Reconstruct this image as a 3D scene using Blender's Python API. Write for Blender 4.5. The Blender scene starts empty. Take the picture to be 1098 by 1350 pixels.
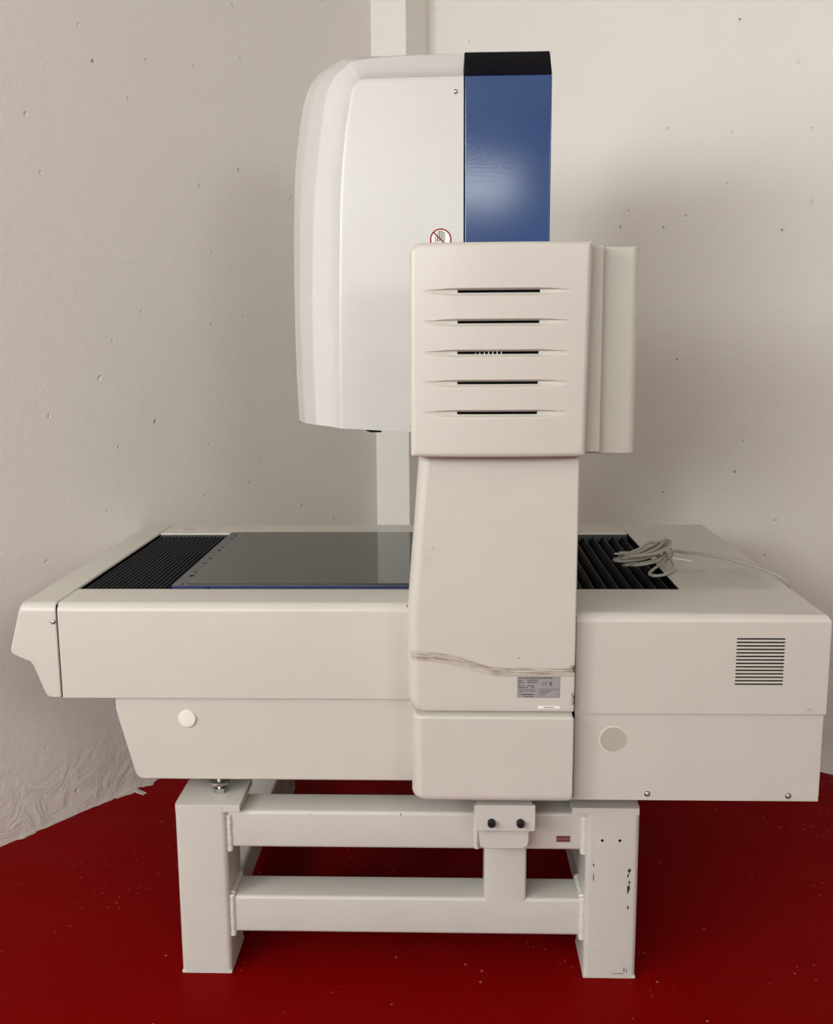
import bpy, bmesh, math, random
from mathutils import Vector, Matrix
random.seed(7)
PI = math.pi
scene = bpy.context.scene
COL = scene.collection

# ------------------------------------------------------------------ materials
def nodes_of(name):
    m = bpy.data.materials.new(name); m.use_nodes = True
    nt = m.node_tree
    return m, nt, nt.nodes['Principled BSDF']

def N(nt, typ, **kw):
    n = nt.nodes.new(typ)
    for k, v in kw.items():
        setattr(n, k, v)
    return n

def math_node(nt, op, a, b=None, c=None, clamp=False):
    n = N(nt, 'ShaderNodeMath', operation=op); n.use_clamp = clamp
    for i, v in enumerate((a, b, c)):
        if v is None: continue
        if isinstance(v, (int, float)): n.inputs[i].default_value = v
        else: nt.links.new(v, n.inputs[i])
    return n.outputs[0]

def mix_col(nt, fac, a, b):
    n = N(nt, 'ShaderNodeMix', data_type='RGBA')
    for idx, v in ((0, fac), (6, a), (7, b)):
        if isinstance(v, (int, float)): n.inputs[idx].default_value = v
        elif isinstance(v, tuple): n.inputs[idx].default_value = (*v, 1)
        else: nt.links.new(v, n.inputs[idx])
    return n.outputs[2]

def noise(nt, scale, detail=4, rough=.55, vec=None, dist=0):
    n = N(nt, 'ShaderNodeTexNoise')
    n.inputs['Scale'].default_value = scale; n.inputs['Detail'].default_value = detail
    n.inputs['Roughness'].default_value = rough; n.inputs['Distortion'].default_value = dist
    if vec is not None: nt.links.new(vec, n.inputs['Vector'])
    return n.outputs['Fac']

def ramp(nt, fac, a, b, ca=0.0, cb=1.0):
    n = N(nt, 'ShaderNodeMapRange'); n.interpolation_type = 'SMOOTHSTEP'
    nt.links.new(fac, n.inputs[0])
    n.inputs[1].default_value = a; n.inputs[2].default_value = b
    n.inputs[3].default_value = ca; n.inputs[4].default_value = cb
    return n.outputs[0]

def bump(nt, bs, height, strength, dist, prev=None):
    n = N(nt, 'ShaderNodeBump'); n.inputs['Strength'].default_value = strength
    n.inputs['Distance'].default_value = dist
    nt.links.new(height, n.inputs['Height'])
    if prev is not None: nt.links.new(prev, n.inputs['Normal'])
    nt.links.new(n.outputs[0], bs.inputs['Normal'])
    return n.outputs[0]

def obj_co(nt):
    t = N(nt, 'ShaderNodeTexCoord'); return t.outputs['Object']

def plain(name, col, rough=.5, metal=0.0, grain=0.0, gscale=300, spec=.5):
    m, nt, bs = nodes_of(name)
    bs.inputs['Roughness'].default_value = rough; bs.inputs['Metallic'].default_value = metal
    bs.inputs['Specular IOR Level'].default_value = spec
    co = obj_co(nt)
    f = noise(nt, 9, 3, vec=co)
    c = mix_col(nt, f, tuple(x*.96 for x in col), tuple(min(1, x*1.04) for x in col))
    nt.links.new(c, bs.inputs['Base Color'])
    if grain:
        bump(nt, bs, noise(nt, gscale, 2, vec=co), grain, .0006)
    return m

CREAM = (.575, .545, .49)
M = {}
M['cream'] = plain('cream_enamel', CREAM, .33, grain=.22, gscale=420)
M['cream_shell'] = plain('white_moulded_shell', (.615, .605, .588), .30, grain=.18, gscale=420)
M['cream_beam'] = plain('shade_tinted_cream_enamel', (.53, .52, .45), .40, grain=.2)  # greener, darker cream: the shade beside the end cap put into the colour
m, nt, bs = nodes_of('smudged_cream_enamel'); M['rear'] = m
bs.inputs['Roughness'].default_value = .33
co = obj_co(nt); sx = N(nt, 'ShaderNodeSeparateXYZ'); nt.links.new(co, sx.inputs[0])
st = N(nt, 'ShaderNodeMapping'); st.inputs['Scale'].default_value = (14, 70, 60); nt.links.new(co, st.inputs['Vector'])
sm = ramp(nt, noise(nt, 1.0, 4, .6, st.outputs[0]), .50, .66)
def within(o, a, b, soft): return math_node(nt, 'MULTIPLY', ramp(nt, o, a, a+soft, 0, 1), ramp(nt, o, b-soft, b, 1, 0))
top = math_node(nt, 'MULTIPLY', math_node(nt, 'MULTIPLY', within(sx.outputs[0], .50, .76, .05), within(sx.outputs[1], 2.19, 2.44, .05)), ramp(nt, sx.outputs[2], .84, .846))
low = math_node(nt, 'MULTIPLY', math_node(nt, 'MULTIPLY', within(sx.outputs[0], .66, .765, .02), within(sx.outputs[2], .638, .652, .004)), ramp(nt, sx.outputs[1], 2.0, 2.01, 1, 0))
bl = math_node(nt, 'MULTIPLY', noise(nt, 22, 4, .6, co), math_node(nt, 'MULTIPLY', top, .38))
mk = math_node(nt, 'MAXIMUM', math_node(nt, 'MULTIPLY', sm, math_node(nt, 'MAXIMUM', math_node(nt, 'MULTIPLY', top, .5), math_node(nt, 'MULTIPLY', low, .7))), bl)
f = noise(nt, 9, 3, vec=co)
c = mix_col(nt, f, tuple(x*.96 for x in CREAM), tuple(x*1.04 for x in CREAM))
c = mix_col(nt, mk, c, (.20, .18, .155)); nt.links.new(c, bs.inputs['Base Color'])
bump(nt, bs, noise(nt, 420, 2, vec=co), .22, .0006)
M['stand'] = plain('cream_stand_paint', (.56, .535, .49), .36, grain=.25, gscale=260)
M['blue'] = plain('blue_enamel', (.028, .066, .187), .12, grain=.10, gscale=330)
M['navy'] = plain('black_navy_plastic', (.002, .002, .006), .5, spec=.1)
M['black'] = plain('black_rubber', (.008, .008, .010), .6)
M['void'] = plain('dark_interior', (.003, .003, .004), .9, spec=.05)
M['bellows'] = plain('black_bellows_cloth', (.006, .0065, .012), .5, spec=.2)
M['bellows_edge'] = plain('pale_bellows_fold', (.030, .031, .042), .5, spec=.25)  # paler crest of each bellows fold
M['bellows_open'] = plain('black_bellows_cloth_open', (.003, .003, .004), .6, spec=.10)
M['stage'] = plain('grey_anodised_plate', (.115, .118, .125), .42, metal=.2)
M['stage_side'] = plain('blue_anodised_edge', (.035, .037, .12), .4, metal=.3)
M['steel'] = plain('zinc_steel', (.50, .50, .48), .30, metal=1)
M['plug_cream'] = plain('pale_plastic_plug', (.80, .77, .68), .35)
M['plug_grey'] = plain('grey_green_plug', (.43, .415, .34), .45)
M['cable'] = plain('grey_cable_sheath', (.35, .325, .275), .5)
M['silver'] = plain('silver_foil_label', (.34, .33, .34), .45, metal=.15)
M['ink'] = plain('black_print', (.02, .018, .018), .6)
M['ink_soft'] = plain('grey_print', (.12, .11, .11), .6)
M['white'] = plain('white_label', (.85, .84, .80), .45)
M['red'] = plain('red_print', (.27, .010, .012), .5)
M['maroon'] = plain('maroon_label', (.24, .10, .09), .5)
M['maroon_dark'] = plain('dark_maroon_print', (.11, .035, .035), .5)
M['weld'] = plain('painted_weld_bead', (.66, .63, .59), .3, grain=.5, gscale=150)

# glass: dark grey-green, mirror smooth
m, nt, bs = nodes_of('grey_green_glass'); M['glass'] = m
bs.inputs['Base Color'].default_value = (.035, .045, .036, 1)
bs.inputs['Roughness'].default_value = .035; bs.inputs['IOR'].default_value = 1.45
bs.inputs['Specular IOR Level'].default_value = .5

# column enamel with the brown scrape running across the front
m, nt, bs = nodes_of('scraped_cream_enamel'); M['column'] = m
bs.inputs['Roughness'].default_value = .33
co = obj_co(nt)
sep = N(nt, 'ShaderNodeSeparateXYZ'); nt.links.new(co, sep.inputs[0])
X, Y, Z = sep.outputs
fc = N(nt, 'ShaderNodeFloatCurve')
xr = math_node(nt, 'MULTIPLY_ADD', X, 1/.32, .0625/.32)        # x -0.0625..0.2575 -> 0..1
nt.links.new(xr, fc.inputs['Value'])
cv = fc.mapping.curves[0]
pts = [(0, .775), (.12, .755), (.24, .69), (.36, .59), (.48, .50), (.62, .465), (.8, .47), (1, .48)]
cv.points[0].location = pts[0]; cv.points[1].location = pts[-1]
for p in pts[1:-1]: cv.points.new(*p)
fc.mapping.update()
zc = math_node(nt, 'MULTIPLY_ADD', fc.outputs[0], .11, .68)    # metres
dz = math_node(nt, 'ABSOLUTE', math_node(nt, 'SUBTRACT', Z, zc))
dzs = math_node(nt, 'SUBTRACT', Z, zc)
band = ramp(nt, dz, .0065, .0130, 1, 0)
mp = N(nt, 'ShaderNodeCombineXYZ')
nt.links.new(math_node(nt, 'MULTIPLY', X, 9.0), mp.inputs[0]); nt.links.new(math_node(nt, 'MULTIPLY', dzs, 420.0), mp.inputs[2])
streak = ramp(nt, noise(nt, 1.0, 3, .6, mp.outputs[0]), .38, .58)
front = ramp(nt, Y, 1.982, 1.987, 1, 0)
mask = math_node(nt, 'MULTIPLY', math_node(nt, 'MULTIPLY', band, streak), front)
mp2 = N(nt, 'ShaderNodeCombineXYZ'); nt.links.new(math_node(nt, 'MULTIPLY', X, 34.0), mp2.inputs[0]); nt.links.new(math_node(nt, 'MULTIPLY', dzs, 900.0), mp2.inputs[2])
mask = math_node(nt, 'MULTIPLY', mask, ramp(nt, noise(nt, 1.0, 4, .65, mp2.outputs[0]), .36, .62, .18, .9))
# dirty right corner
edge = math_node(nt, 'MULTIPLY', ramp(nt, X, .243, .255), ramp(nt, math_node(nt, 'ABSOLUTE', math_node(nt, 'SUBTRACT', Z, .738)), .004, .013, 1, 0))
edge2 = math_node(nt, 'MULTIPLY', ramp(nt, X, .249, .255), ramp(nt, math_node(nt, 'ABSOLUTE', math_node(nt, 'SUBTRACT', Z, .672)), .008, .022, 1, 0))
ed = math_node(nt, 'MULTIPLY', math_node(nt, 'MAXIMUM', edge, edge2), ramp(nt, noise(nt, 160, 3, vec=co), .40, .56))
f = noise(nt, 9, 3, vec=co)
c = mix_col(nt, f, tuple(x*.96 for x in CREAM), tuple(x*1.04 for x in CREAM))
c = mix_col(nt, mask, c, (.165, .105, .055))
c = mix_col(nt, ed, c, (.035, .022, .014))
# fine black specks near the upper left edge
sp = math_node(nt, 'MULTIPLY', ramp(nt, math_node(nt, 'ABSOLUTE', math_node(nt, 'SUBTRACT', X, -.035)), .008, .014, 1, 0),
               ramp(nt, math_node(nt, 'ABSOLUTE', math_node(nt, 'SUBTRACT', Z, .975)), .012, .03, 1, 0))
sp = math_node(nt, 'MULTIPLY', sp, ramp(nt, noise(nt, 330, 2, vec=co), .63, .70))
c = mix_col(nt, sp, c, (.06, .045, .035))
nt.links.new(c, bs.inputs['Base Color'])
bump(nt, bs, noise(nt, 420, 2, vec=co), .22, .0006)

# plaster walls (object space: x along the wall, z up)
def wall_mat(name, col, rough_base):
    m, nt, bs = nodes_of(name)
    bs.inputs['Roughness'].default_value = .62
    bs.inputs['Specular IOR Level'].default_value = .35
    co = obj_co(nt)
    big = noise(nt, 1.3, 4, vec=co)
    c = mix_col(nt, big, tuple(x*.95 for x in col), tuple(x*1.03 for x in col))
    vor = N(nt, 'ShaderNodeTexVoronoi'); vor.voronoi_dimensions = '2D'; vor.inputs['Scale'].default_value = 5.0; vor.inputs['Randomness'].default_value = 1
    sp0 = N(nt, 'ShaderNodeSeparateXYZ'); nt.links.new(co, sp0.inputs[0]); cb0 = N(nt, 'ShaderNodeCombineXYZ')
    wob = noise(nt, 30, 3, .6, co)
    nt.links.new(math_node(nt, 'MULTIPLY_ADD', wob, .02, sp0.outputs[0]), cb0.inputs[0]); nt.links.new(math_node(nt, 'MULTIPLY_ADD', wob, .03, sp0.outputs[2]), cb0.inputs[1])
    nt.links.new(cb0.outputs[0], vor.inputs['Vector'])
    sepc = N(nt, 'ShaderNodeSeparateColor'); nt.links.new(vor.outputs['Color'], sepc.inputs[0])
    pick = ramp(nt, sepc.outputs[0], .45, .47)
    pock = math_node(nt, 'MULTIPLY', ramp(nt, vor.outputs['Distance'], .012, .034, 1, 0), pick)
    hole = math_node(nt, 'MULTIPLY', ramp(nt, vor.outputs['Distance'], .012, .022, 1, 0), ramp(nt, sepc.outputs[1], .62, .64))
    hole = math_node(nt, 'MULTIPLY', hole, pick)
    c = mix_col(nt, math_node(nt, 'MULTIPLY', hole, .75), c, (.12, .10, .085))
    nt.links.new(c, bs.inputs['Base Color'])
    sep = N(nt, 'ShaderNodeSeparateXYZ'); nt.links.new(co, sep.inputs[0])
    # rough trowelled plaster just above the floor
    base = ramp(nt, sep.outputs[2], .03, .30, 1, 0)
    lump = math_node(nt, 'MULTIPLY', noise(nt, 11, 5, .6, co, 1.6), math_node(nt, 'MULTIPLY', base, rough_base))
    mid = noise(nt, 26, 5, .6, co)
    # a faint horizontal ridge
    ln = math_node(nt, 'MULTIPLY', ramp(nt, math_node(nt, 'ABSOLUTE', math_node(nt, 'SUBTRACT', sep.outputs[2], math_node(nt, 'MULTIPLY_ADD', mid, .02, 1.63))), .0, .006, 1, 0), .05 if rough_base > .5 else 0)
    h = math_node(nt, 'ADD', math_node(nt, 'MULTIPLY', mid, .15), lump)
    h = math_node(nt, 'ADD', h, ln)
    h = math_node(nt, 'SUBTRACT', h, math_node(nt, 'MULTIPLY', pock, .5))
    h = math_node(nt, 'ADD', h, math_node(nt, 'MULTIPLY', noise(nt, 170, 3, .6, co), .10))
    bump(nt, bs, h, .55, .018)
    return m
M['wall'] = wall_mat('cream_wall_plaster', (.82, .785, .735), .9)
M['wall_r'] = wall_mat('cream_wall_plaster_smooth', (.82, .785, .735), .25)

# red painted floor
m, nt, bs = nodes_of('red_floor_paint'); M['floor'] = m
co = obj_co(nt)
bs.inputs['Specular IOR Level'].default_value = .02
big = noise(nt, 2.2, 4, vec=co)
c = mix_col(nt, big, (.155, .0008, .0010), (.20, .0012, .0014))
# scattered grit and paint chips, denser in a few patches
vor = N(nt, 'ShaderNodeTexVoronoi'); vor.inputs['Scale'].default_value = 26; nt.links.new(co, vor.inputs['Vector'])
sepc = N(nt, 'ShaderNodeSeparateColor'); nt.links.new(vor.outputs['Color'], sepc.inputs[0])
vor2 = N(nt, 'ShaderNodeTexVoronoi'); vor2.inputs['Scale'].default_value = 75; nt.links.new(co, vor2.inputs['Vector'])
sepd = N(nt, 'ShaderNodeSeparateColor'); nt.links.new(vor2.outputs['Color'], sepd.inputs[0])
patch = ramp(nt, noise(nt, 2.6, 2, vec=co), .50, .66)
s1 = math_node(nt, 'MULTIPLY', ramp(nt, vor.outputs['Distance'], .05, .11, 1, 0), ramp(nt, sepc.outputs[0], .80, .83))
s2 = math_node(nt, 'MULTIPLY', ramp(nt, vor2.outputs['Distance'], .10, .28, 1, 0), ramp(nt, sepd.outputs[0], .76, .80))
s2 = math_node(nt, 'MULTIPLY', s2, patch)
sp = math_node(nt, 'MULTIPLY', math_node(nt, 'MAXIMUM', s1, s2), .42)
c = mix_col(nt, sp, c, (.50, .30, .26))
nt.links.new(c, bs.inputs['Base Color'])
nt.links.new(ramp(nt, noise(nt, 6, 4, vec=co), .3, .7, .34, .5), bs.inputs['Roughness'])
bump(nt, bs, math_node(nt, 'ADD', noise(nt, 18, 4, vec=co), math_node(nt, 'MULTIPLY', s1, .6)), .25, .006)

M['ceiling'] = plain('white_ceiling_paint', (.72, .70, .66), .8)

# ------------------------------------------------------------------ geometry helpers
def link(name, me, parent=None, label=None):
    o = bpy.data.objects.new(name, me); COL.objects.link(o)
    if parent is not None: o.parent = parent
    if label: o['label'] = label
    return o

def finish(name, bm, mat, parent=None, label=None, bev=0.0, seg=3, angle=30, smooth=True, sharp=35, wn=False):
    bmesh.ops.recalc_face_normals(bm, faces=bm.faces[:])
    me = bpy.data.meshes.new(name); bm.to_mesh(me); bm.free()
    for mm in (mat if isinstance(mat, (list, tuple)) else [mat]): me.materials.append(mm)
    o = link(name, me, parent, label)
    if smooth:
        me.polygons.foreach_set('use_smooth', [True]*len(me.polygons))
        if not bev: me.set_sharp_from_angle(angle=math.radians(sharp))
    if bev:
        b = o.modifiers.new('edges', 'BEVEL'); b.width = bev; b.segments = seg
        b.limit_method = 'ANGLE'; b.angle_limit = math.radians(angle); b.harden_normals = True
        b.use_clamp_overlap = True
    if wn:
        q = o.modifiers.new('normals', 'WEIGHTED_NORMAL'); q.keep_sharp = True; q.weight = 90; q.thresh = .01
    return o

def add_box(bm, x0, x1, y0, y1, z0, z1, mi=0):
    vs = [bm.verts.new((x, y, z)) for x in (x0, x1) for y in (y0, y1) for z in (z0, z1)]
    q = [(0, 1, 3, 2), (4, 6, 7, 5), (0, 4, 5, 1), (2, 3, 7, 6), (0, 2, 6, 4), (1, 5, 7, 3)]
    fs = [bm.faces.new([vs[i] for i in f]) for f in q]
    for f in fs: f.material_index = mi
    return fs

def box(x0, x1, y0, y1, z0, z1):
    bm = bmesh.new(); add_box(bm, x0, x1, y0, y1, z0, z1); return bm

def add_prism(bm, pts, a0, a1, axis='y', mi=0):
    def P(p, a):
        if axis == 'y': return (p[0], a, p[1])
        if axis == 'z': return (p[0], p[1], a)
        return (a, p[0], p[1])
    A = [bm.verts.new(P(p, a0)) for p in pts]; B = [bm.verts.new(P(p, a1)) for p in pts]
    n = len(pts)
    fs = [bm.faces.new(A), bm.faces.new(B[::-1])]
    for i in range(n):
        j = (i+1) % n
        fs.append(bm.faces.new((A[i], B[i], B[j], A[j])))
    for f in fs: f.material_index = mi
    return fs

def prism(pts, a0, a1, axis='y'):
    bm = bmesh.new(); add_prism(bm, pts, a0, a1, axis); return bm

def fillet(bm, pred, r, seg=6):
    bm.edges.ensure_lookup_table()
    es = [e for e in bm.edges if pred(e.verts[0].co, e.verts[1].co)]
    if es:
        bmesh.ops.bevel(bm, geom=es, offset=r, segments=seg, profile=.5, affect='EDGES', clamp_overlap=True)

def near(a, b, t=1e-4): return abs(a-b) < t

def add_tube(bm, pts, r, sides=8, closed=False, mi=0, radii=None):
    pts = [Vector(p) for p in pts]; n = len(pts)
    rings = []; up = None
    for i, p in enumerate(pts):
        if closed: t = pts[(i+1) % n]-pts[i-1]
        else: t = pts[min(i+1, n-1)]-pts[max(i-1, 0)]
        t.normalize()
        if up is None:
            up = t.orthogonal().normalized()
        else:
            up = (up - t*up.dot(t)); up = up.normalized() if up.length > 1e-6 else t.orthogonal().normalized()
        s = t.cross(up)
        rr = radii[i] if radii else r
        rings.append([bm.verts.new(p + (up*math.cos(a)+s*math.sin(a))*rr) for a in (2*PI*k/sides for k in range(sides))])
    m = n if closed else n-1
    for i in range(m):
        A, B = rings[i], rings[(i+1) % n]
        for k in range(sides):
            f = bm.faces.new((A[k], A[(k+1) % sides], B[(k+1) % sides], B[k])); f.material_index = mi
    if not closed:
        for R_ in (rings[0][::-1], rings[-1]):
            f = bm.faces.new(R_); f.material_index = mi

def smooth_path(pts, per=8, closed=False):
    P = [Vector(p) for p in pts]; n = len(P); out = []
    rng = range(n) if closed else range(n-1)
    for i in rng:
        p0 = P[(i-1) % n] if closed else P[max(i-1, 0)]
        p1 = P[i]; p2 = P[(i+1) % n]; p3 = P[(i+2) % n] if closed else P[min(i+2, n-1)]
        for k in range(per):
            t = k/per
            out.append(.5*((2*p1)+(p2-p0)*t+(2*p0-5*p1+4*p2-p3)*t*t+(3*p1-p0-3*p2+p3)*t**3))
    if not closed: out.append(P[-1])
    return out

def add_lathe(bm, c, axis, prof, n=20, mi=0):
    """prof: list of (radius, offset along axis)."""
    ax = Vector(axis).normalized(); u = ax.orthogonal().normalized(); v = ax.cross(u); c = Vector(c)
    rings = []
    for r, h in prof:
        rings.append([bm.verts.new(c+ax*h+(u*math.cos(2*PI*k/n)+v*math.sin(2*PI*k/n))*r) for k in range(n)])
    for A, B in zip(rings, rings[1:]):
        for k in range(n):
            f = bm.faces.new((A[k], A[(k+1) % n], B[(k+1) % n], B[k])); f.material_index = mi
    for R_ in (rings[0][::-1], rings[-1]):
        f = bm.faces.new(R_); f.material_index = mi

def add_text(bm, s, x, y, z, size, mi, width=None):
    """lettering facing -Y, x = left edge, z = baseline"""
    cu = bpy.data.curves.new('lettering', 'FONT'); cu.body = s; cu.size = size
    cu.extrude = .0001; cu.resolution_u = 2; cu.offset = size*.035
    o = bpy.data.objects.new('lettering', cu); COL.objects.link(o)
    dg = bpy.context.evaluated_depsgraph_get()
    me = bpy.data.meshes.new_from_object(o.evaluated_get(dg))
    bpy.data.objects.remove(o); bpy.data.curves.remove(cu)
    xs = [v.co.x for v in me.vertices] or [0]
    k = 1.0 if not width else width/(max(xs)-min(xs))
    x0 = min(xs)
    nv = len(bm.verts); nf = len(bm.faces)
    bm.from_mesh(me); bm.verts.ensure_lookup_table(); bm.faces.ensure_lookup_table()
    for v in bm.verts[nv:]:
        v.co = Vector((x+(v.co.x-x0)*k, y-v.co.z, z+v.co.y))
    for f in bm.faces[nf:]: f.material_index = mi
    bpy.data.meshes.remove(me)

def empty(name, loc, label, cat):
    o = bpy.data.objects.new(name, None); COL.objects.link(o); o.location = loc
    o['label'] = label; o['category'] = cat; o.empty_display_size = .1
    bpy.context.view_layer.update()
    return o

def adopt(root):
    """keep world-space meshes in place under a root that is not at the origin"""
    for ch in root.children:
        ch.matrix_parent_inverse = Matrix.Translation(-root.location)

def screw(parent, x, y, z, r=.0042, name='screw'):
    bm = bmesh.new()
    add_lathe(bm, (x, y, z), (0, -1, 0), [(r*1.25, -.002), (r*1.25, .0006), (r*1.02, .0006), (r, .0015), (r*.8, .0028), (r*.42, .0034), (r*.40, .0012)], 18)
    return finish(name, bm, M['steel'], parent, 'small domed steel socket screw')

# ------------------------------------------------------------------ the room
C0 = Vector((-.168, 4.136, 0)); U = Vector((.58193, .81324, 0)); V = Vector((.81324, -.58193, 0))
def structure(o):
    o['kind'] = 'structure'; return o
def slab(name, origin, dx, length, height, thick_dir, thick, mat):
    """vertical wall: local x along dx, local z up"""
    ang = math.atan2(dx.y, dx.x)
    loc = Matrix.Rotation(-ang, 4, 'Z') @ thick_dir
    ty = thick if loc.y > 0 else -thick
    o = finish(name, box(0, length, min(0, ty), max(0, ty), 0, height), mat, smooth=False)
    o.location = origin; o.rotation_euler = (0, 0, ang)
    return structure(o)
wl = slab('wall_left', C0-U*11, U, 11, 3.1, -V, .15, M['wall'])
wr = slab('wall_right', C0, V, 6, 3.1, U, .15, M['wall_r'])
slab('wall_far', C0-U*11, V, 6, 3.1, -U, .15, M['ceiling'])
slab('wall_back', C0-U*11+V*6, U, 11, 3.1, V, .15, M['ceiling'])
bm = box(-7, 5.2, -9, 4.6, -.1, 0)
structure(finish('floor', bm, M['floor'], smooth=False))
bm = box(-7, 5.2, -9, 4.6, 3.1, 3.2)
structure(finish('ceiling', bm, M['ceiling'], smooth=False))
# square pier in the corner
P1 = C0-U*.187; P3 = C0+V*.12; Q = Vector((-.1503, 3.8934, 0))
bm = prism([(P1.x-.02, P1.y-.0), (Q.x, Q.y), (P3.x, P3.y+.0), (P3.x+.02, P3.y+.05), (C0.x, C0.y+.06), (P1.x-.06, P1.y+.02)], 0, 3.1, 'z')
pier = structure(finish('trim_1', bm, M['wall_r'], smooth=False, bev=.004, seg=2))
# plaster that ran down over the floor paint along the left wall
bm = bmesh.new()
rnd = random.Random(3)
for t, ext, w in ((1.455, .022, .05), (1.425, .065, .014), (1.53, .010, .05), (1.70, .008, .09), (1.80, .014, .04), (1.37, .022, .03)):
    c = C0-U*t; n = 24; ph = rnd.uniform(0, 6)
    def ringpts(k):
        return [c+U*math.cos(PI*q/(n-1))*w*k*(1+.12*math.sin(3*PI*q/(n-1)+ph))+V*(math.sin(PI*q/(n-1))**1.4*ext*k*(1+.18*math.sin(5*PI*q/(n-1)+ph)) - .004) for q in range(n)]
    rr = [[bm.verts.new((q.x, q.y, z)) for q in ringpts(k)] for k, z in ((1, -.001), (.93, .0016), (.7, .0028), (.35, .0034))]
    for A, B in zip(rr, rr[1:]):
        for k in range(n-1): bm.faces.new((A[k], A[k+1], B[k+1], B[k]))
    bm.faces.new(rr[-1])
o = finish('trim_2', bm, plain('dirty_plaster', (.46, .41, .36), .7, grain=.5, gscale=60)); structure(o)

# ------------------------------------------------------------------ stand
stand = empty('machine_stand', (-.09, 2.5, 0), 'cream welded square-tube stand on the red floor carrying the large measuring machine', 'stand')
ST = M['stand']
LX = ((-.599, -.486), (.298, .4135)); LY = ((2.045, 2.182), (2.86, 2.997))
def weld(parent, pts, r=.0068):
    P = smooth_path(pts, 10); rr = []
    rnd = random.Random(len(P))
    for i in range(len(P)): rr.append(r*(.75+.35*abs(math.sin(i*1.3))+.25*rnd.random()))
    bm = bmesh.new(); add_tube(bm, P, r, 7, radii=rr)
    return finish('weld_bead', bm, M['weld'], parent, sharp=80)
legs = {}
for iy, (y0, y1) in enumerate(LY):
    for ix, (x0, x1) in enumerate(LX):
        bm = box(x0, x1, y0, y1, .006, .4022)
        fillet(bm, lambda a, b: near(a.x, b.x) and near(a.y, b.y), .012, 6)
        lg = finish('leg', bm, ST, stand)
        legs[ix, iy] = lg
        finish('foot_plate', box(x0, x1, y0, y1, 0, .007), ST, lg, bev=.0015)
        e = (x0+.002, x1+.031) if ix == 0 else (x0-.031, x1-.002)
        finish('top_plate', box(e[0], e[1], y0+.0008, y1+.008, .387, .403), ST, lg, bev=.001)
def rail(x0, x1, y0, y1, z0, z1):
    bm = box(x0, x1, y0, y1, z0, z1)
    if x1-x0 > y1-y0: fillet(bm, lambda a, b: near(a.y, b.y) and near(a.z, b.z), .008, 5)
    else: fillet(bm, lambda a, b: near(a.x, b.x) and near(a.z, b.z), .008, 5)
    return finish('rail', bm, ST, stand)
XI0, XI1 = LX[0][1]-.004, LX[1][0]+.004
for (y0, y1) in ((2.058, 2.15), (2.892, 2.984)):
    rail(XI0, XI1, y0, y1, .298, .384)
    rail(XI0, XI1, y0, y1, .094, .182)
for (x0, x1) in ((-.586, -.50), (.312, .398)):
    for z0, z1 in ((.298, .384), (.055, .135)):
        rail(x0, x1, LY[0][1]-.004, LY[1][0]+.004, z0, z1)
# centre post, joining the two front rails
bm = box(.079, .171, 2.0575, 2.15, .176, .33)
fillet(bm, lambda a, b: near(a.x, b.x) and near(a.y, b.y), .006, 4)
finish('post', bm, ST, stand)
# projecting bracket tube with its bolted plate
bm = prism([(.066, .405), (.066, .338), (.070, .329), (.080, .3245), (.159, .3245), (.168, .330), (.172, .341), (.172, .405)], 2.012, 2.10, 'y')
br = finish('bracket', bm, ST, stand, bev=.003)
pl = finish('bracket_plate', prism([(.057, .432), (.057, .374), (.1805, .374), (.183, .3765), (.183, .432)], 1.996, 2.003, 'y'), ST, br, bev=.001)
finish('bracket_arm', box(.062, .178, 2.002, 2.16, .395, .432), ST, br, bev=.002)
for x in (.091, .152):
    bm = bmesh.new()
    add_lathe(bm, (x, 1.996, .394), (0, -1, 0), [(.0085, 0), (.0085, .010), (.0075, .012), (.004, .012), (.0038, .007)], 20)
    finish('bolt', bm, M['black'], br, 'black socket head bolt')
weld(br, [(.0625, 2.062, .300), (.0615, 2.055, .33), (.0615, 2.05, .37), (.0615, 2.045, .41)], .006)
for ix, x, s in ((0, LX[0][1], 1), (1, LX[1][0], -1)):
    lg = legs[ix, 0]
    weld(lg, [(x+s*.003, 2.060, .376), (x+s*.003, 2.059, .34), (x+s*.003, 2.060, .292)])
    weld(lg, [(x+s*.003, 2.060, .186), (x+s*.003, 2.059, .14), (x+s*.003, 2.060, .088)])
    weld(lg, [(x+s*.003, 2.064, .183), (x+s*.003, 2.10, .184), (x+s*.003, 2.15, .183)])
rg = legs[1, 0]
# drilled holes and chipped paint on the right leg
for x in (.333, .371):
    bm = bmesh.new(); add_lathe(bm, (x, 2.0452, .329), (0, -1, 0), [(.0032, -.003), (.0032, .0004)], 14)
    finish('bolt_hole', bm, M['void'], rg, 'small dark drilled hole')
def chip(parent, x, z, w, h, seed, y=2.0446):
    rnd = random.Random(seed); n = 14; pts = []
    for k in range(n):
        a = 2*PI*k/n; q = rnd.uniform(.45, 1.1)
        pts.append((x+math.cos(a)*w*q, z+math.sin(a)*h*q))
    finish('paint_chip', prism(pts, y, y+.0008, 'y'), M['ink'], parent, 'dark bare patch where the paint has chipped off', smooth=False)
for i, (x, z, w, h) in enumerate(((.3935, .258, .0035, .007), (.391, .246, .0022, .007), (.394, .232, .002, .006), (.392, .214, .0036, .015), (.3925, .172, .002, .006), (.2985+.017, .271, .0018, .004), (.316, .244, .0012, .011), (.388, .022, .0012, .008), (.394, .019, .0012, .008), (.375, .012, .016, .001), (.331, .108, .001, .0012), (.327, .066, .0012, .0012))):
    chip(rg, x, z, w, h, 20+i)
chip(stand, -.104, .3795, .0012, .0032, 51, 2.0572); chip(stand, -.302, .378, .0012, .0012, 52, 2.0572)
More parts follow.
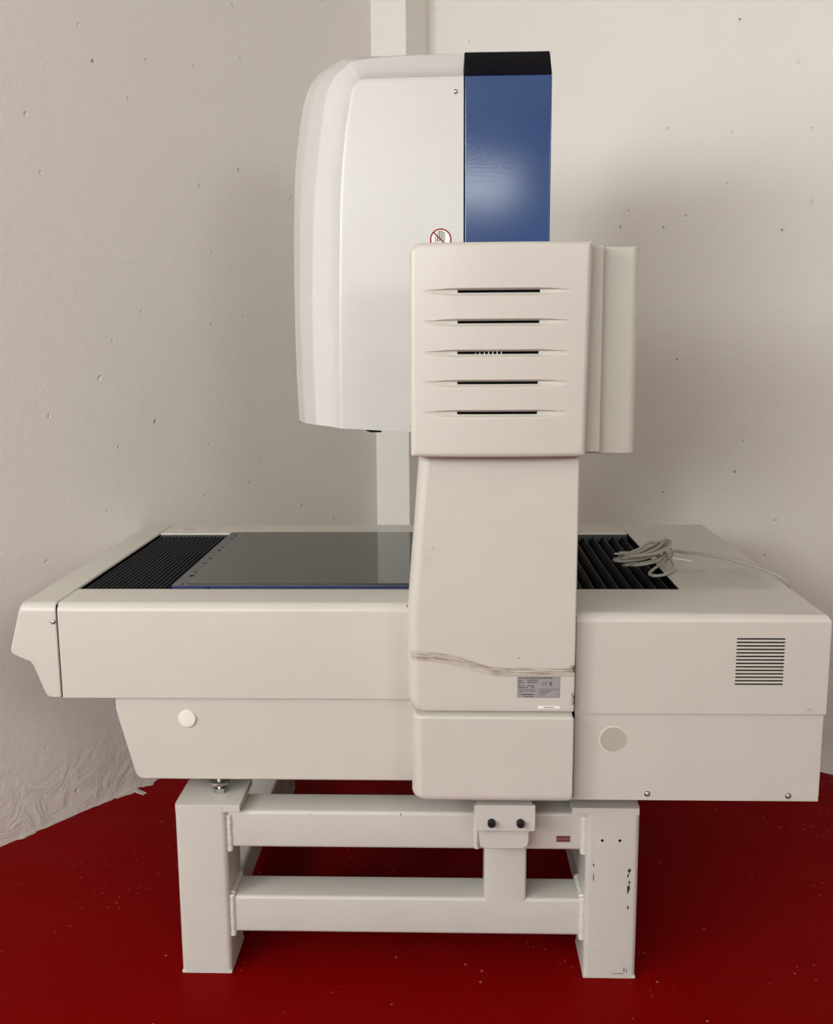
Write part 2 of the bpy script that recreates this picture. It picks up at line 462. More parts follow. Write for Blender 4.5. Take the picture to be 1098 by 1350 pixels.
# maroon sticker on the upper rail
bm = bmesh.new(); add_box(bm, .235, .2655, 2.0569, 2.0585, .318, .3325)
for zz in (.3205, .3275):
    add_box(bm, .2375, .263, 2.0564, 2.0575, zz, zz+.0033, 1)
finish('sticker', bm, [M['maroon'], M['maroon_dark']], stand, 'small maroon sticker with two lines of print', smooth=False)
adopt(stand)

# ------------------------------------------------------------------ the measuring machine
mach = empty('measuring_machine', (-.09, 2.5, .403), 'large cream and blue bridge measuring machine with a glass stage, standing on the welded stand', 'machine')
CR = M['cream']
ZT, ZS, ZB = .847, .634, .441
YF, YR, YB = 2.08, 2.003, 3.03

# table covers -----------------------------------------------------
bm = box(-.8425, -.066, YF, 2.211, ZS, ZT)
fillet(bm, lambda a, b: near(a.y, YF) and near(b.y, YF) and near(a.z, ZT) and near(b.z, ZT), .020, 7)
left_cover = finish('side_cover', bm, CR, mach, bev=.0018)
bm = box(-.8425, .5175, 2.88, YB, ZS, ZT)
fillet(bm, lambda a, b: near(a.y, YB) and near(b.y, YB) and near(a.z, ZT) and near(b.z, ZT), .020, 7)
finish('side_cover', bm, CR, mach, bev=.0018)
# front end cover with its stepped nose
bm = prism([(-.845, ZT), (-.922, ZT), (-.951, .742), (-.9475, .733), (-.926, .722), (-.9105, .7165), (-.9035, .707), (-.881, .645), (-.876, .637), (-.868, ZS), (-.845, ZS)], YF, YB, 'y')
fillet(bm, lambda a, b: near(a.z, ZT) and near(b.z, ZT) and near(a.y, b.y), .020, 7)
fc_ = finish('front_cover', bm, CR, mach, bev=.006, seg=4, angle=36)
screw(fc_, -.8525, YF, .806, .0045)
bm = box(-.8445, -.8432, YF+.002, YB-.01, ZS+.002, ZT-.004); finish('seam', bm, M['void'], mach)
# rear cover, L shaped round the bellows opening
XR = .778
bm = prism([(.2625, YR), (XR, YR), (XR, YB), (.518, YB), (.518, 2.211), (.2625, 2.211)], ZS, ZT, 'z')
fillet(bm, lambda a, b: (near(a.z, ZT) and near(b.z, ZT)) and ((near(a.y, YR) and near(b.y, YR)) or (near(a.x, XR) and near(b.x, XR)) or (near(a.y, YB) and near(b.y, YB))), .020, 7)
rear = finish('rear_cover', bm, M['rear'])
# louvres cut through the rear cover
cut = bmesh.new()
zs = [.795-(.795-.6985)*k/13 for k in range(14)]
for z in zs: add_box(cut, .589, .687, YR-.02, YR+.012, z-.0018, z+.0018)
co_ = finish('cutter', cut, M['void'], smooth=False)
md = rear.modifiers.new('cut', 'BOOLEAN'); md.object = co_; md.operation = 'DIFFERENCE'; md.solver = 'EXACT'
bpy.context.view_layer.update()
dg = bpy.context.evaluated_depsgraph_get()
me = bpy.data.meshes.new_from_object(rear.evaluated_get(dg)); old = rear.data
rear.modifiers.clear(); rear.data = me; bpy.data.meshes.remove(old)
bpy.data.objects.remove(co_)
me.set_sharp_from_angle(angle=math.radians(35))
rear.parent = mach
q = rear.modifiers.new('normals', 'WEIGHTED_NORMAL'); q.keep_sharp = True; q.weight = 90
bm = bmesh.new()
for z in zs: add_box(bm, .589, .687, YR+.003, YR+.012, z-.0018, z+.0018)
finish('louvre_backing', bm, M['void'], rear, 'black slabs painting the dark in fourteen narrow louvre slots', smooth=False)  # black slabs put the inner dark of the slots into the colour
# lower covers
bm = prism([(-.068, ZS-.0005), (-.7315, ZS-.0005), (-.7315, .603), (-.7275, .585), (-.6955, .455), (-.690, .446), (-.681, ZB), (-.068, ZB)], YF+.011, 3.0, 'y')
low_l = finish('lower_cover', bm, CR, mach, bev=.006, seg=4, angle=36)
bm = prism([(.2595, ZB-.002), (.7765, ZB-.002), (.7765, .4445), (.7755, .448), (.7765, .452), (.7765, ZS-.001), (.2595, ZS-.001)], YR+.007, 3.0, 'y')
low_r = finish('lower_cover', bm, CR, mach, bev=.0015)
bm = bmesh.new(); add_lathe(bm, (-.573, YF+.011, .5845), (0, -1, 0), [(.0195, 0), (.0195, .0035), (.018, .005), (.010, .0056)], 32)
finish('hole_plug', bm, M['plug_cream'], low_l, 'pale round plastic plug')
bm = bmesh.new(); add_lathe(bm, (.344, YR+.007, .575), (0, -1, 0), [(.0285, 0), (.0285, .0008)], 40, 1)
add_lathe(bm, (.344, YR+.0066, .575), (0, -1, 0), [(.0272, 0), (.0272, .0012)], 40, 0)
finish('hole_plug', bm, [M['plug_grey'], M['plug_cream']], low_r, 'flat grey-green round plug')
screw(low_r, .419, YR+.007, .454, .0052); screw(low_r, .713, YR+.007, .4515, .0052)
# gap between the table covers and lower covers
finish('base_core', box(-.70, .74, 2.13, 2.96, .470, .66), M['void'], mach)

# bellows -----------------------------------------------------------
def bellows(x0, x1, n, zt, depth, parent, label, mat):
    prof = []; e = .0009
    for k in range(n):
        a = x0+(x1-x0)*k/n; b = x0+(x1-x0)*(k+.5)/n
        prof += [(a, zt-depth), (b-e, zt), (b+e, zt)]
    prof += [(x1, zt-depth), (x1, zt-depth-.01), (x0, zt-depth-.01)]
    bm = prism(prof, 2.214, 2.868, 'y')
    for f in bm.faces:
        f.material_index = 1 if all(abs(v.co.z-zt) < 1e-5 for v in f.verts) else 0
    return finish('bellows', bm, [mat, M['bellows_edge']], parent, label, smooth=False)
bellows(-.840, -.628, 19, .8405, .012, mach, 'tightly folded black bellows', M['bellows'])
bellows(.150, .516, 13, .838, .022, mach, 'widely folded black bellows', M['bellows_open'])
finish('side_wall', box(-.84, .5175, 2.8685, 2.88, .76, .8425), plain('dark_liner', (.035, .042, .038), .6), mach)
finish('side_wall', box(.5165, .5182, 2.2112, 2.879, .76, .845), M['void'], mach)
# column passes in front; stage ------------------------------------
bm = box(-.633, .15, 2.229, 2.878, .833, .8505)
for f in bm.faces:
    f.material_index = 0 if f.calc_center_median().z > .8504 else 1
stage = finish('stage', bm, [M['stage'], M['stage_side']], mach, bev=.0012)
finish('stage_glass', prism([(-.594, 2.240), (-.602, 2.248), (-.602, 2.860), (-.594, 2.868), (.14, 2.868), (.14, 2.240)], .8500, .8532, 'z'), M['glass'], stage, 'grey-green glass plate', bev=.0008)
for y, r in ((2.242, .004), (2.325, .0065), (2.365, .0045), (2.46, .0045), (2.52, .0045), (2.62, .0055), (2.66, .0045), (2.78, .0045), (2.83, .0045)):
    bm = bmesh.new(); add_lathe(bm, (-.611, y, .8502), (0, 0, 1), [(r, -.004), (r, .0005)], 14)
    finish('screw_hole', bm, M['void'], stage, 'small black hole')
bm = bmesh.new(); add_lathe(bm, (-.548, 2.2288, .842), (0, -1, 0), [(.0035, -.004), (.0035, .0005)], 14)
finish('screw_hole', bm, M['void'], stage, 'small black hole')
# small worn sticker on the far cover behind the folded bellows
bm = bmesh.new(); add_box(bm, -.80, -.735, 2.925, 2.95, ZT-.0005, ZT+.0004)
add_box(bm, -.79, -.745, 2.930, 2.934, ZT, ZT+.0006, 1); add_box(bm, -.79, -.75, 2.942, 2.945, ZT, ZT+.0006, 1)
finish('sticker', bm, [M['cream_shell'], M['red']], mach, 'faded cream sticker with thin red lines', smooth=False)

# bridge columns ----------------------------------------------------
def section(xl, dy, y0, y1, xr, n=8, rx=.024, ry=.032):
    pts = [(xl, y1)]
    for k in range(n+1):
        a = PI - PI/2*k/n                      # from left side to front
        pts.append((xl+rx+rx*math.cos(a), y0+ry-ry*math.sin(a)))
    for k in range(4):
        a = PI/2*k/3; r = .004
        pts.append((xr-r+r*math.sin(a), y0+r-r*math.cos(a)))
    pts.append((xr, y1))
    return pts
def loft_z(levels, y0, y1, xr):
    bm = bmesh.new(); rings = []
    for z, xl, ins in levels:
        s = section(xl+ins, 0, y0+ins, y1-ins, xr-ins)
        rings.append([bm.verts.new((x, y, z)) for x, y in s])
    n = len(rings[0])
    for A, B in zip(rings, rings[1:]):
        for k in range(n): bm.faces.new((A[k], A[(k+1) % n], B[(k+1) % n], B[k]))
    bm.faces.new(rings[0][::-1]); bm.faces.new(rings[-1])
    return bm
lev = [(.6455, -.068, .004), (.6475, -.0715, .0015), (.651, -.0755, 0), (.660, -.0800, 0), (.672, -.0828, 0), (.70, -.0836, 0), (.82, -.0836, 0), (.85, -.0833, 0), (.87, -.0825, 0), (.89, -.0811, 0), (.95, -.0763, 0), (1.05, -.068, 0), (1.18, -.0575, 0)]
col_ = finish('bridge_column', loft_z(lev, 1.975, 2.195, .2583), M['column'], mach, sharp=50, wn=True)
lev2 = [(.449, -.066, .010), (.4505, -.070, .006), (.4535, -.073, .003), (.458, -.0755, .001), (.465, -.0765, 0), (.630, -.0755, 0), (.634, -.075, .0015), (.6365, -.074, .0045), (.639, -.0735, .012)]
finish('column_base', loft_z(lev2, 1.975, 2.195, .2583), CR, mach, sharp=50, wn=True)
finish('column_core', box(-.058, .254, 1.984, 2.19, .60, .66), M['plug_grey'], mach)
finish('seam', box(.2575, .263, 2.006, 2.19, .447, .84), M['void'], mach)
finish('seam', box(-.088, -.064, 2.084, 2.19, .640, .843), M['void'], mach)
finish('bridge_column', loft_z([(.847, -.0833, 0), (.89, -.0811, 0), (1.18, -.0575, 0)], 2.90, 3.10, .2583), CR, mach, 'far column of the bridge', sharp=50)

# rating plate on the near column
bm = bmesh.new(); add_box(bm, .1405, .2278, 1.9742, 1.9752, .678, .7238)
yp = 1.9742
add_text(bm, 'CNC VISION MEASURING MACHINE', .1428, yp, .7188, .0040, 1, .070)
rows = [('Model', .7140, .0085, ''), ('Code No.', .7098, .0130, ''), ('kg', .7064, .0040, ''), ('Serial No.', .7026, .0130, ''), ('Manufactured', .6988, .0195, '')]
for s, z, w, _ in rows: add_text(bm, s, .1430, yp, z, .0032, 1, w)
for x0, x1, z in ((.161, .182, .7143), (.161, .182, .7101), (.161, .174, .7029), (.170, .176, .6992)):
    k = x0
    rnd = random.Random(int(z*10000))
    while k < x1-.001:
        w = rnd.uniform(.0010, .0019); add_box(bm, k, min(k+w, x1), yp-.0001, yp+.0002, z, z+.0021, 1); k += w+.0006
for x0, x1, z in ((.1445, .177, .6948), (.1445, .178, .6915), (.1445, .151, .6887)):
    add_box(bm, x0, x1, yp-.0001, yp+.0002, z, z+.0013, 2)
add_text(bm, 'Made in Japan', .155, yp, .6796, .0030, 1, .0195)
add_box(bm, .1485, .174, yp-.0001, yp+.0002, .6840, .6858, 1)
# CE mark and crossed-out bin
def add_arc(bm, cx, cz, r, w, a0, a1, y, mi, n=14):
    for k in range(n):
        p = [a0+(a1-a0)*k/n, a0+(a1-a0)*(k+1)/n]
        vs = [bm.verts.new((cx+rr*math.cos(a), y, cz+rr*math.sin(a))) for a, rr in ((p[0], r-w), (p[0], r), (p[1], r), (p[1], r-w))]
        f = bm.faces.new(vs); f.material_index = mi
yq = yp-.0003
add_arc(bm, .1945, .7085, .0033, .0009, PI*.5, PI*1.5, yq, 1)
add_arc(bm, .2005, .7085, .0033, .0009, PI*.5, PI*1.5, yq, 1)
add_box(bm, .1975, .2000, yq, yp+.0002, .7081, .7089, 1)
def bar(bm, x0, z0, x1, z1, w, y, mi):
    d = Vector((x1-x0, 0, z1-z0)); d.normalize(); p = Vector((-d.z, 0, d.x))*w/2
    vs = [bm.verts.new(Vector((a, y, b))+s*p) for a, b, s in ((x0, z0, -1), (x1, z1, -1), (x1, z1, 1), (x0, z0, 1))]
    f = bm.faces.new(vs); f.material_index = mi
bar(bm, .2060, .7120, .2115, .7055, .0006, yq, 1); bar(bm, .2115, .7120, .2060, .7055, .0006, yq, 1)
add_box(bm, .2070, .2105, yp-.0002, yp+.0002, .7062, .7105, 2)
add_box(bm, .2064, .2112, yq, yp+.0002, .7108, .7115, 1); add_box(bm, .2064, .2112, yq, yp+.0002, .7030, .7038, 1)
# boxed notice
for x0, x1, z0, z1 in ((.1825, .2258, .6976, .6981), (.1825, .2258, .6795, .6800), (.1825, .1830, .6795, .6981), (.2253, .2258, .6795, .6981)):
    add_box(bm, x0, x1, yp-.0001, yp+.0002, z0, z1, 2)
for x1, z in ((.2240, .6945), (.210, .6916), (.206, .6890), (.200, .6863), (.197, .6830)):
    add_box(bm, .1865, x1, yp-.0001, yp+.0002, z, z+.0011, 2)
finish('rating_plate', bm, [M['silver'], M['ink'], M['ink_soft']], col_, 'silver rating plate printed in black with a CE mark', smooth=False)
bm = bmesh.new(); add_box(bm, .183, .2285, 1.9742, 1.9752, .6545, .6600)
add_box(bm, .195, .2165, 1.9740, 1.975, .6566, .6579, 1)
finish('sticker', bm, [M['white'], M['ink']], col_, 'narrow white serial sticker', smooth=False)
bm = bmesh.new(); add_lathe(bm, (.1435, 1.9748, .7625), (0, -1, 0), [(.0012, -.001), (.0012, .0004)], 10); finish('paint_chip', bm, M['ink'], col_)

# bridge beam and covers --------------------------------------------
finish('bridge_beam', box(.05, .285, 2.0, 3.12, 1.185, 1.568), CR, mach, bev=.004)
bm = box(-.062, .2985, 1.984, 2.012, 1.180, 1.5765)
finish('beam_end_plate', bm, M['cream_beam'], mach, bev=.004)
bm = box(.275, .3715, 2.012, 3.14, 1.1755, 1.5755)
fillet(bm, lambda a, b: near(a.x, .3715) and near(b.x, .3715) and near(a.y, b.y), .016, 6)
finish('beam_cover', bm, M['cream_beam'], mach, bev=.002)
finish('end_cap', box(-.05, .268, 3.12, 3.17, 1.18, 1.578), CR, mach, 'far end cap of the bridge beam', bev=.008, seg=4)

# near end cap: convex moulding with five louvre slots
ZSL = [1.4895, 1.433, 1.376, 1.3195, 1.2625]
XL0, XRT, XRB, ZC0, ZC1, RC = -.0715, .2695, .2635, 1.1775, 1.5795, .023
def xl(z):
    if z > ZC1-RC: return XL0+RC-math.sqrt(max(0, RC*RC-(z-(ZC1-RC))**2))
    if z < ZC0+.006: return XL0+.006-math.sqrt(max(0, .006**2-((ZC0+.006)-z)**2))
    return XL0
def xrr(z):
    b = XRB+(XRT-XRB)*(z-ZC0)/(ZC1-ZC0)
    if z < ZC0+.006: b -= .006-math.sqrt(max(0, .006**2-((ZC0+.006)-z)**2))
    return b
U0, U1, UA, UB = .070, .890, .265, .718
us = sorted(set([0, .003, .006, .01, .015, .02, .025, .03, .97, .975, .98, .985, .99, .994, .997, 1, UA, UB] + [round(.03+.94*k/110, 5) for k in range(111)]))
zrow = set()
for zc_ in ZSL:
    for d in (-.013, -.012, -.011, -.010, -.009, -.008, -.007, -.006, -.005, -.004, -.0032, -.0025, -.0015, -.0005, .0005, .0015, .0025, .0035, .0045, .0055, .0065, .0075): zrow.add(round(zc_+d, 5))
for k in range(30): zrow.add(round(ZC0+(ZC1-ZC0)*k/29, 5)) if all(not (-.014 < ZC0+(ZC1-ZC0)*k/29-q < .009) for q in ZSL) else None
for k in range(13): zrow.add(round(ZC1-RC+RC*math.sin(PI/2*k/12), 5))
for k in range(7): zrow.add(round(ZC0+.010*(1-math.cos(PI/2*k/6)), 5))
for k in range(6): zrow.add(round(ZC1-.010*(1-math.cos(PI/2*k/6)), 5))
zrow = sorted(zrow)
zr = [zrow[0]]
for z in zrow[1:]:
    if z-zr[-1] > 2e-4: zr.append(z)
zrow = zr
def sst(t): t = max(0, min(1, t)); return t*t*(3-2*t)
def cap_y(u, z, x):
    t = (u-.5)*2
    y = 1.922+.011*t*t
    d = min(u*.34, (1-u)*.34, ZC1-z, z-ZC0)
    if x < XL0+RC and z > ZC1-RC:
        d = min(d, RC-math.hypot(x-(XL0+RC), z-(ZC1-RC)))
    r = .010; d = max(0, d)
    if d < r: y += r-math.sqrt(max(0, r*r-(r-d)**2))
    for zc_ in ZSL:
        dz = z-zc_
        if -.0135 < dz < .008 and U0 < u < U1:
            g = sst((u-U0)/(UA-U0))**.8 if u < UA else (sst((U1-u)/(U1-UB))**.8 if u > UB else 1)
            lo = -.0098*(.35+.65*g); hi = .0060*(.35+.65*g)
            if dz <= -.0025: p = sst((dz-lo)/(-.0025-lo)) if dz > lo else 0
            elif dz < .0025: p = 1
            else: p = 1-sst((dz-.0025)/(hi-.0025)) if dz < hi else 0
            y += .0075*g*p
    return y
bm = bmesh.new(); grid = []
for z in zrow:
    a, b = xl(z), xrr(z); row = []
    for u in us:
        x = a+(b-a)*u; row.append(bm.verts.new((x, cap_y(u, z, x), z)))
    grid.append(row)
def in_slot(u, z): return UA-1e-6 < u < UB+1e-6 and any(abs(z-q) < .0027 for q in ZSL)
for i in range(len(zrow)-1):
    zm = (zrow[i]+zrow[i+1])/2
    for j in range(len(us)-1):
        um = (us[j]+us[j+1])/2
        if in_slot(um, zm): continue
        bm.faces.new((grid[i][j], grid[i][j+1], grid[i+1][j+1], grid[i+1][j]))
loop = [grid[0][j] for j in range(len(us))] + [grid[i][-1] for i in range(1, len(zrow))] + [grid[-1][j] for j in range(len(us)-2, -1, -1)] + [grid[i][0] for i in range(len(zrow)-2, 0, -1)]
back = [bm.verts.new((v.co.x, 1.986, v.co.z)) for v in loop]
for k in range(len(loop)):
    j = (k+1) % len(loop)
    bm.faces.new((loop[k], loop[j], back[j], back[k]))
bm.faces.new(back)
cap = finish('end_cap', bm, CR, mach, 'near end cap of the bridge beam, with five vent slots', sharp=55, wn=True)
for q in ZSL:
    w = xrr(q)-XL0
    finish('vent_slot_backing', box(XL0+w*UA-.002, XL0+w*UB+.002, 1.9335, 1.952, q-.005, q+.005), M['void'], cap, 'black backing painting the dark inside a narrow vent slot', smooth=False)  # black box stands in for the unlit cavity behind the slot
bm = bmesh.new()
for k, (x, h) in enumerate(((.052, .0022), (.060, .003), (.0685, .0034), (.0765, .0044), (.0845, .0044), (.0925, .0048), (.1005, .0044))):
    add_box(bm, x, x+.0012, 1.9300, 1.934, 1.3735, 1.3735+h)
finish('fan_fins', bm, M['white'], cap, 'tiny pale fins showing in the middle slot', smooth=False)
screw(cap, -.0708, 1.962, 1.236, .003)

# measuring head ----------------------------------------------------
LAY = [
 (2.30, [(-.245, 1.202), (-.244, 1.348), (-.242, 1.483), (-.239, 1.598), (-.234, 1.728), (-.223, 1.839), (-.214, 1.894), (-.208, 1.926), (-.201, 1.944), (-.19, 1.953), (-.173, 1.957), (-.098, 1.958), (.035, 1.960)]),
 (2.37, [(-.310, 1.205), (-.313, 1.347), (-.313, 1.486), (-.309, 1.605), (-.302, 1.722), (-.288, 1.837), (-.278, 1.899), (-.271, 1.941), (-.251, 1.980), (-.227, 2.001), (-.201, 2.015), (-.10, 2.023), (.035, 2.026)]),
 (2.45, [(-.348, 1.203), (-.352, 1.345), (-.353, 1.489), (-.350, 1.612), (-.344, 1.733), (-.330, 1.852), (-.319, 1.916), (-.308, 1.963), (-.284, 2.004), (-.254, 2.028), (-.219, 2.042), (-.104, 2.042), (.035, 2.032)]),
 (2.55, [(-.378, 1.202), (-.382, 1.343), (-.382, 1.493), (-.380, 1.639), (-.374, 1.783), (-.362, 1.889), (-.351, 1.948), (-.339, 1.988), (-.318, 2.022), (-.286, 2.045), (-.249, 2.055), (-.108, 2.050), (.035, 2.034)])]
BOT = [1.187, 1.190, 1.192, 1.193]
def outline(pts, zb):
    P = smooth_path([(x, 0, z) for x, z in pts], 5)
    q = [(p.x, p.z) for p in P]
    return q + [(.035, zb)]
ringsdef = []
for (y, pts), zb in zip(LAY, BOT): ringsdef.append((y, outline(pts, zb)))
def lerp(A, B, t): return (A[0]+(B[0]-A[0])*t, [(a[0]+(b[0]-a[0])*t, a[1]+(b[1]-a[1])*t) for a, b in zip(A[1], B[1])])
def cove(A, B, o, d): return (A[0]+(B[0]-A[0])*d, [(a[0]+(b[0]-a[0])*o, a[1]+(b[1]-a[1])*o) for a, b in zip(A[1], B[1])])
half = [ringsdef[0], cove(ringsdef[0], ringsdef[1], .20, .36), cove(ringsdef[0], ringsdef[1], .46, .66)] + ringsdef[1:]
seq = half + [(5.10-y, p) for y, p in reversed(half[:-1])]
# round each crease: three rings in place of one
full = []
for i, Rg in enumerate(seq):
    if i in (1, 2, len(seq)-2, len(seq)-3):
        full.append(Rg)
    elif 0 < i < len(seq)-1:
        a = lerp(Rg, seq[i-1], .10); b = lerp(Rg, seq[i+1], .10)
        mid = lerp(lerp(a, b, .5), Rg, .45)
        full += [a, mid, b]
    else:
        o_ = seq[1] if i == 0 else seq[-2]
        inner = [(x, z) for x, z in Rg[1]]
        a = lerp(Rg, o_, .07)
        # face ring pulled slightly inwards so the rim is rounded
        cx, cz = -.09, 1.6
        f1 = (Rg[0]+(.0012 if i == 0 else -.0012), [(x+(0 if x > .034 else .002), z-(.002 if z > 1.9 else 0)) for x, z in inner])
        f2 = (Rg[0], [(x+(0 if x > .034 else .006), z-(.006 if z > 1.9 else 0)) for x, z in inner])
        full += ([f2, f1, a] if i == 0 else [a, f1, f2])
bm = bmesh.new(); rings = [[bm.verts.new((x, y, z)) for x, z in p] for y, p in full]
n = len(rings[0])
for A, B in zip(rings, rings[1:]):
    for k in range(n): bm.faces.new((A[k], A[(k+1) % n], B[(k+1) % n], B[k]))
bm.faces.new(rings[0]); bm.faces.new(rings[-1][::-1])
head = finish('head_shell', bm, M['cream_shell'], mach, 'white curved plastic shell', sharp=38, wn=True)
screw(head, .0175, 2.30, 1.929, .0052); 
bm = prism([(-.190, 1.194), (-.19, 1.21), (-.155, 1.21), (-.155, 1.190), (-.18, 1.190)], 2.335, 2.76, 'y')
finish('head_base', bm, M['navy'], mach, 'dark underside of the head')
bm = box(.0375, .2255, 2.302, 2.798, 1.585, 1.962)
finish('head_panel', bm, M['blue'], mach, 'glossy blue enamelled panel', bev=.003)
bm = prism([(2.3025, 1.9625), (2.358, 2.022), (2.366, 2.026), (2.734, 2.026), (2.742, 2.022), (2.7975, 1.9625)], .0375, .2255, 'x')
finish('head_top', bm, M['navy'], mach, 'black sloping top of the blue panel', bev=.0025)
# no-touch sticker: white disc, red ring and slash, outlined hand
bm = bmesh.new(); SX, SZ, SY = -.0153, 1.6195, 2.2998
add_lathe(bm, (SX, SY, SZ), (0, -1, 0), [(.0250, -.0004), (.0250, .0003)], 48, 0)
yq = SY-.0006
def finger(x, zb, zt, w):
    bar(bm, x-w, zb, x-w, zt-w, .0015, yq, 2); bar(bm, x+w, zb, x+w, zt-w, .0015, yq, 2)
    add_arc(bm, x, zt-w, w+.0006, .0012, 0, PI, yq, 2, 8)
for x, zt in ((SX-.001, SZ+.0185), (SX+.0030, SZ+.0198), (SX+.0068, SZ+.0185), (SX+.0103, SZ+.0160)):
    finger(x-.0035, SZ-.004, zt-.001, .0017)
finger(SX-.0098, SZ-.006, SZ+.0078, .0020)
bar(bm, SX-.0118, SZ-.006, SX-.004, SZ-.016, .0012, yq, 2); bar(bm, SX+.0085, SZ-.004, SX+.007, SZ-.016, .0012, yq, 2)
bar(bm, SX-.004, SZ-.016, SX+.007, SZ-.016, .0012, yq, 2)
add_arc(bm, SX, SZ, .0242, .0034, 0, 2*PI, SY-.0009, 1, 48)
bar(bm, SX-.0160, SZ+.0160, SX+.0160, SZ-.0160, .0032, SY-.0009, 1)
finish('warning_sticker', bm, [M['white'], M['red'], M['ink_soft']], head, 'round white sticker with a crossed-out hand in a red ring', smooth=False)

# levelling bolts resting on the stand ------------------------------
def hexa(x, y, r, z0, z1, bm, rot=.3):
    pts = [(x+r*math.cos(rot+PI/3*k), y+r*math.sin(rot+PI/3*k)) for k in range(6)]
    add_prism(bm, pts, z0, z1, 'z')
for x, y, zt in ((-.513, 2.114, .47), (-.54, 2.93, .47), (.355, 2.107, .47), (.355, 2.93, .47), (.12, 2.10, .47)):
    z0 = .4034 if x != .12 else .4324
    bm = bmesh.new()
    hexa(x, y, .0155, z0, z0+.011, bm)
    add_lathe(bm, (x, y, z0), (0, 0, 1), [(.006, .010), (.006, .022), (.0075, .022), (.0075, zt-z0)], 16)
    add_lathe(bm, (x, y, z0+.0215), (0, 0, 1), [(.023, 0), (.023, .006), (.014, .007)], 24)
    finish('levelling_bolt', bm, M['steel'], mach, 'zinc hexagonal levelling bolt', bev=.0006, seg=2)
adopt(mach)
for root in (mach, stand):
    for ch in root.children:
        for g in ch.children: g.matrix_parent_inverse = Matrix.Identity(4)

# ------------------------------------------------------------------ cable
bm = bmesh.new()
c = Vector((.480, 2.435, .858)); a = Vector((.66, .75, 0)); b = Vector((.75, -.66, 0)); zz = Vector((0, 0, 1))
rnd = random.Random(11)
loops = []
for k in range(7):
    La = .097*rnd.uniform(.88, 1.04); Wb = .034*rnd.uniform(.6, 1.1); off = a*rnd.uniform(-.010, .012)+b*rnd.uniform(-.012, .014)+zz*(.0045*k)
    tilt = rnd.uniform(-.22, .22); lift = rnd.uniform(.004, .012)
    a2 = a*math.cos(tilt)+b*math.sin(tilt); b2 = b*math.cos(tilt)-a*math.sin(tilt)
    for j in range(10):
        t = 2*PI*j/10
        loops.append(c+off+a2*math.cos(t)*La+b2*math.sin(t)*Wb+zz*(lift*(1+math.sin(t+.6))+.004*math.cos(2*t)))
P = smooth_path([(.425, 2.468, .868), (.45, 2.475, .872)] + [tuple(p) for p in loops[2:]] + [(.545, 2.40, .862), (.52, 2.345, .852), (.485, 2.325, .851), (.478, 2.35, .853), (.52, 2.42, .86), (.553, 2.46, .880),
    (.58, 2.42, .886), (.611, 2.396, .888), (.648, 2.366, .886), (.687, 2.344, .880), (.734, 2.318, .868), (.765, 2.30, .856), (.785, 2.292, .838), (.7875, 2.29, .80), (.7865, 2.29, .70)], 6)
add_tube(bm, P, .0036, 10)
cab = empty('cable_coil', (.48, 2.43, .845), 'grey cable coiled on the black bellows, its tail running over the rear cover', 'cable')
sh = finish('cable_sheath', bm, M['cable'], cab, sharp=80)
bm = bmesh.new(); d = Vector((-.97, -.05, -.02))
add_lathe(bm, (.452, 2.476, .8725), d, [(.003, 0), (.0058, .002), (.0058, .024), (.004, .027)], 14)
finish('plug', bm, M['plug_grey'], cab, 'short grey plug')
bm = bmesh.new(); add_lathe(bm, (.452-.97*.026, 2.476, .872), d, [(.0022, 0), (.0022, .012), (.0010, .014)], 10)
finish('plug_pin', bm, M['steel'], cab, 'bright metal pin')
bm = bmesh.new()
add_tube(bm, smooth_path([Vector((.541, 2.50, .8705))+Vector((.75, -.66, 0))*.026*math.cos(t)+zz*.020*math.sin(t) for t in (2*PI*k/12 for k in range(12))], 3, True), .0022, 6, True)
add_tube(bm, [(.541, 2.50, .886), (.546, 2.515, .899), (.550, 2.52, .905)], .0016, 6)
finish('cable_tie', bm, M['cable'], cab)
bm = bmesh.new(); add_tube(bm, [(.553, 2.44, .868), (.575, 2.425, .868), (.592, 2.415, .866)], .0016, 6)
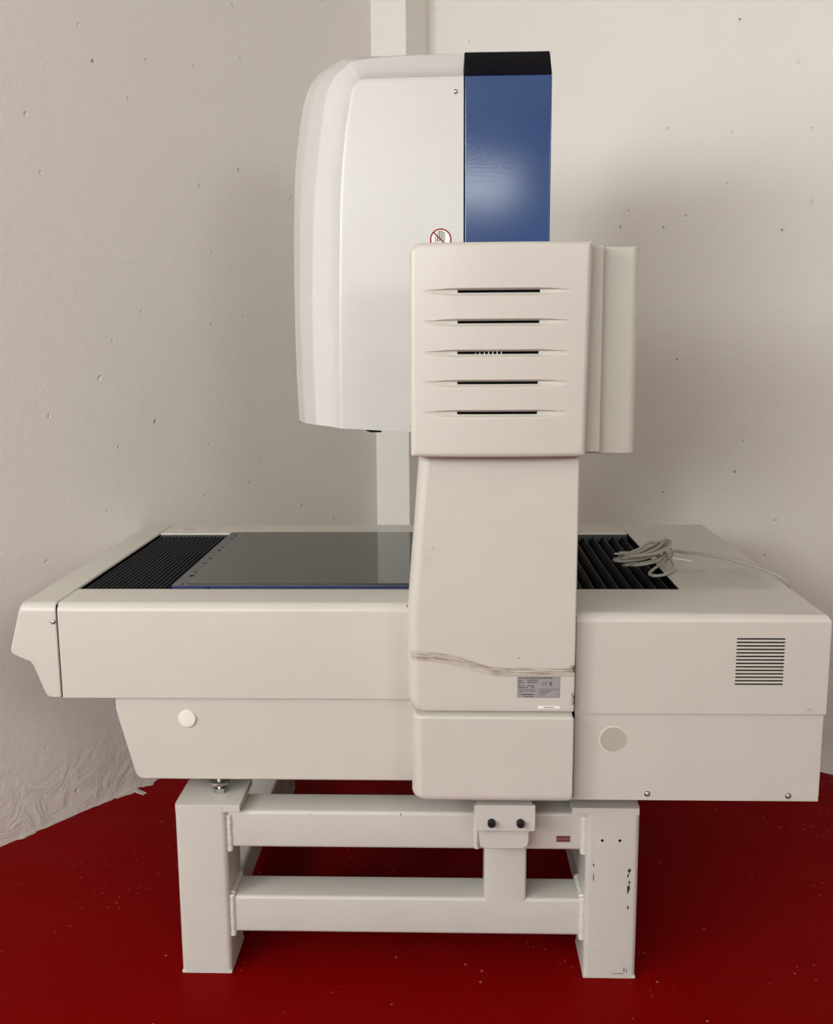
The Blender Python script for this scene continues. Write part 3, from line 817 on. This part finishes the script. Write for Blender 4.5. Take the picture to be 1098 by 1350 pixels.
finish('tie_end', bm, M['plug_cream'], cab, 'pale loose end of the tie')
adopt(cab)

# ------------------------------------------------------------------ light
def area(name, loc, target, sx, sy, power, col=(1, 1, 1)):
    l = bpy.data.lights.new(name, 'AREA'); l.shape = 'RECTANGLE'; l.size = sx; l.size_y = sy
    l.energy = power; l.color = col
    o = bpy.data.objects.new(name, l); COL.objects.link(o); o.location = loc
    d = Vector(target)-Vector(loc); o.rotation_euler = d.to_track_quat('-Z', 'Y').to_euler()
    return o
area('ceiling_lamp', (.0, -3.7, 2.60), (.0, 2.4, 1.3), 1.05, .18, 11.5, (.96, 1, .99))
area('window_light', (-2.5, -2.7, 2.5), (.5, 2.9, 1.5), 3.8, 1.2, 160, (.96, 1, .985))
area('added_left_light', (-2.95, .0, 2.15), (.1, 2.7, 1.5), .9, 1.3, 54, (.96, 1, .985))  # added unseen light, tilted to brighten the left-facing chamfers
area('ceiling_lamp', (1.9, -2.4, 2.55), (-.3, 2.7, 1.4), 1.2, .6, 31, (.98, 1, .95))
w = bpy.data.worlds.new('hall'); w.use_nodes = True; scene.world = w
bg = w.node_tree.nodes['Background']; bg.inputs[0].default_value = (1, .965, .92, 1); bg.inputs[1].default_value = .55

# ------------------------------------------------------------------ camera
R0 = Vector((.99951134, .03053843, -.00666961)); R1 = Vector((.0014457, .16798001, .98578934)); R2 = Vector((-.03122482, .98531727, -.16785378))
cd = bpy.data.cameras.new('camera'); cam = bpy.data.objects.new('camera', cd); COL.objects.link(cam)
mw = Matrix((( R0.x, R1.x, -R2.x, 0), (R0.y, R1.y, -R2.y, 0), (R0.z, R1.z, -R2.z, 1.40), (0, 0, 0, 1)))
cam.matrix_world = mw
cd.sensor_fit = 'VERTICAL'; cd.sensor_height = 36; cd.lens = 36*1328.94/1350
cd.clip_start = .05; cd.clip_end = 60
scene.camera = cam
scene.view_settings.view_transform = 'Standard'; scene.view_settings.look = 'None'
scene.view_settings.exposure = 0; scene.view_settings.gamma = 1
scene.view_settings.use_curve_mapping = False
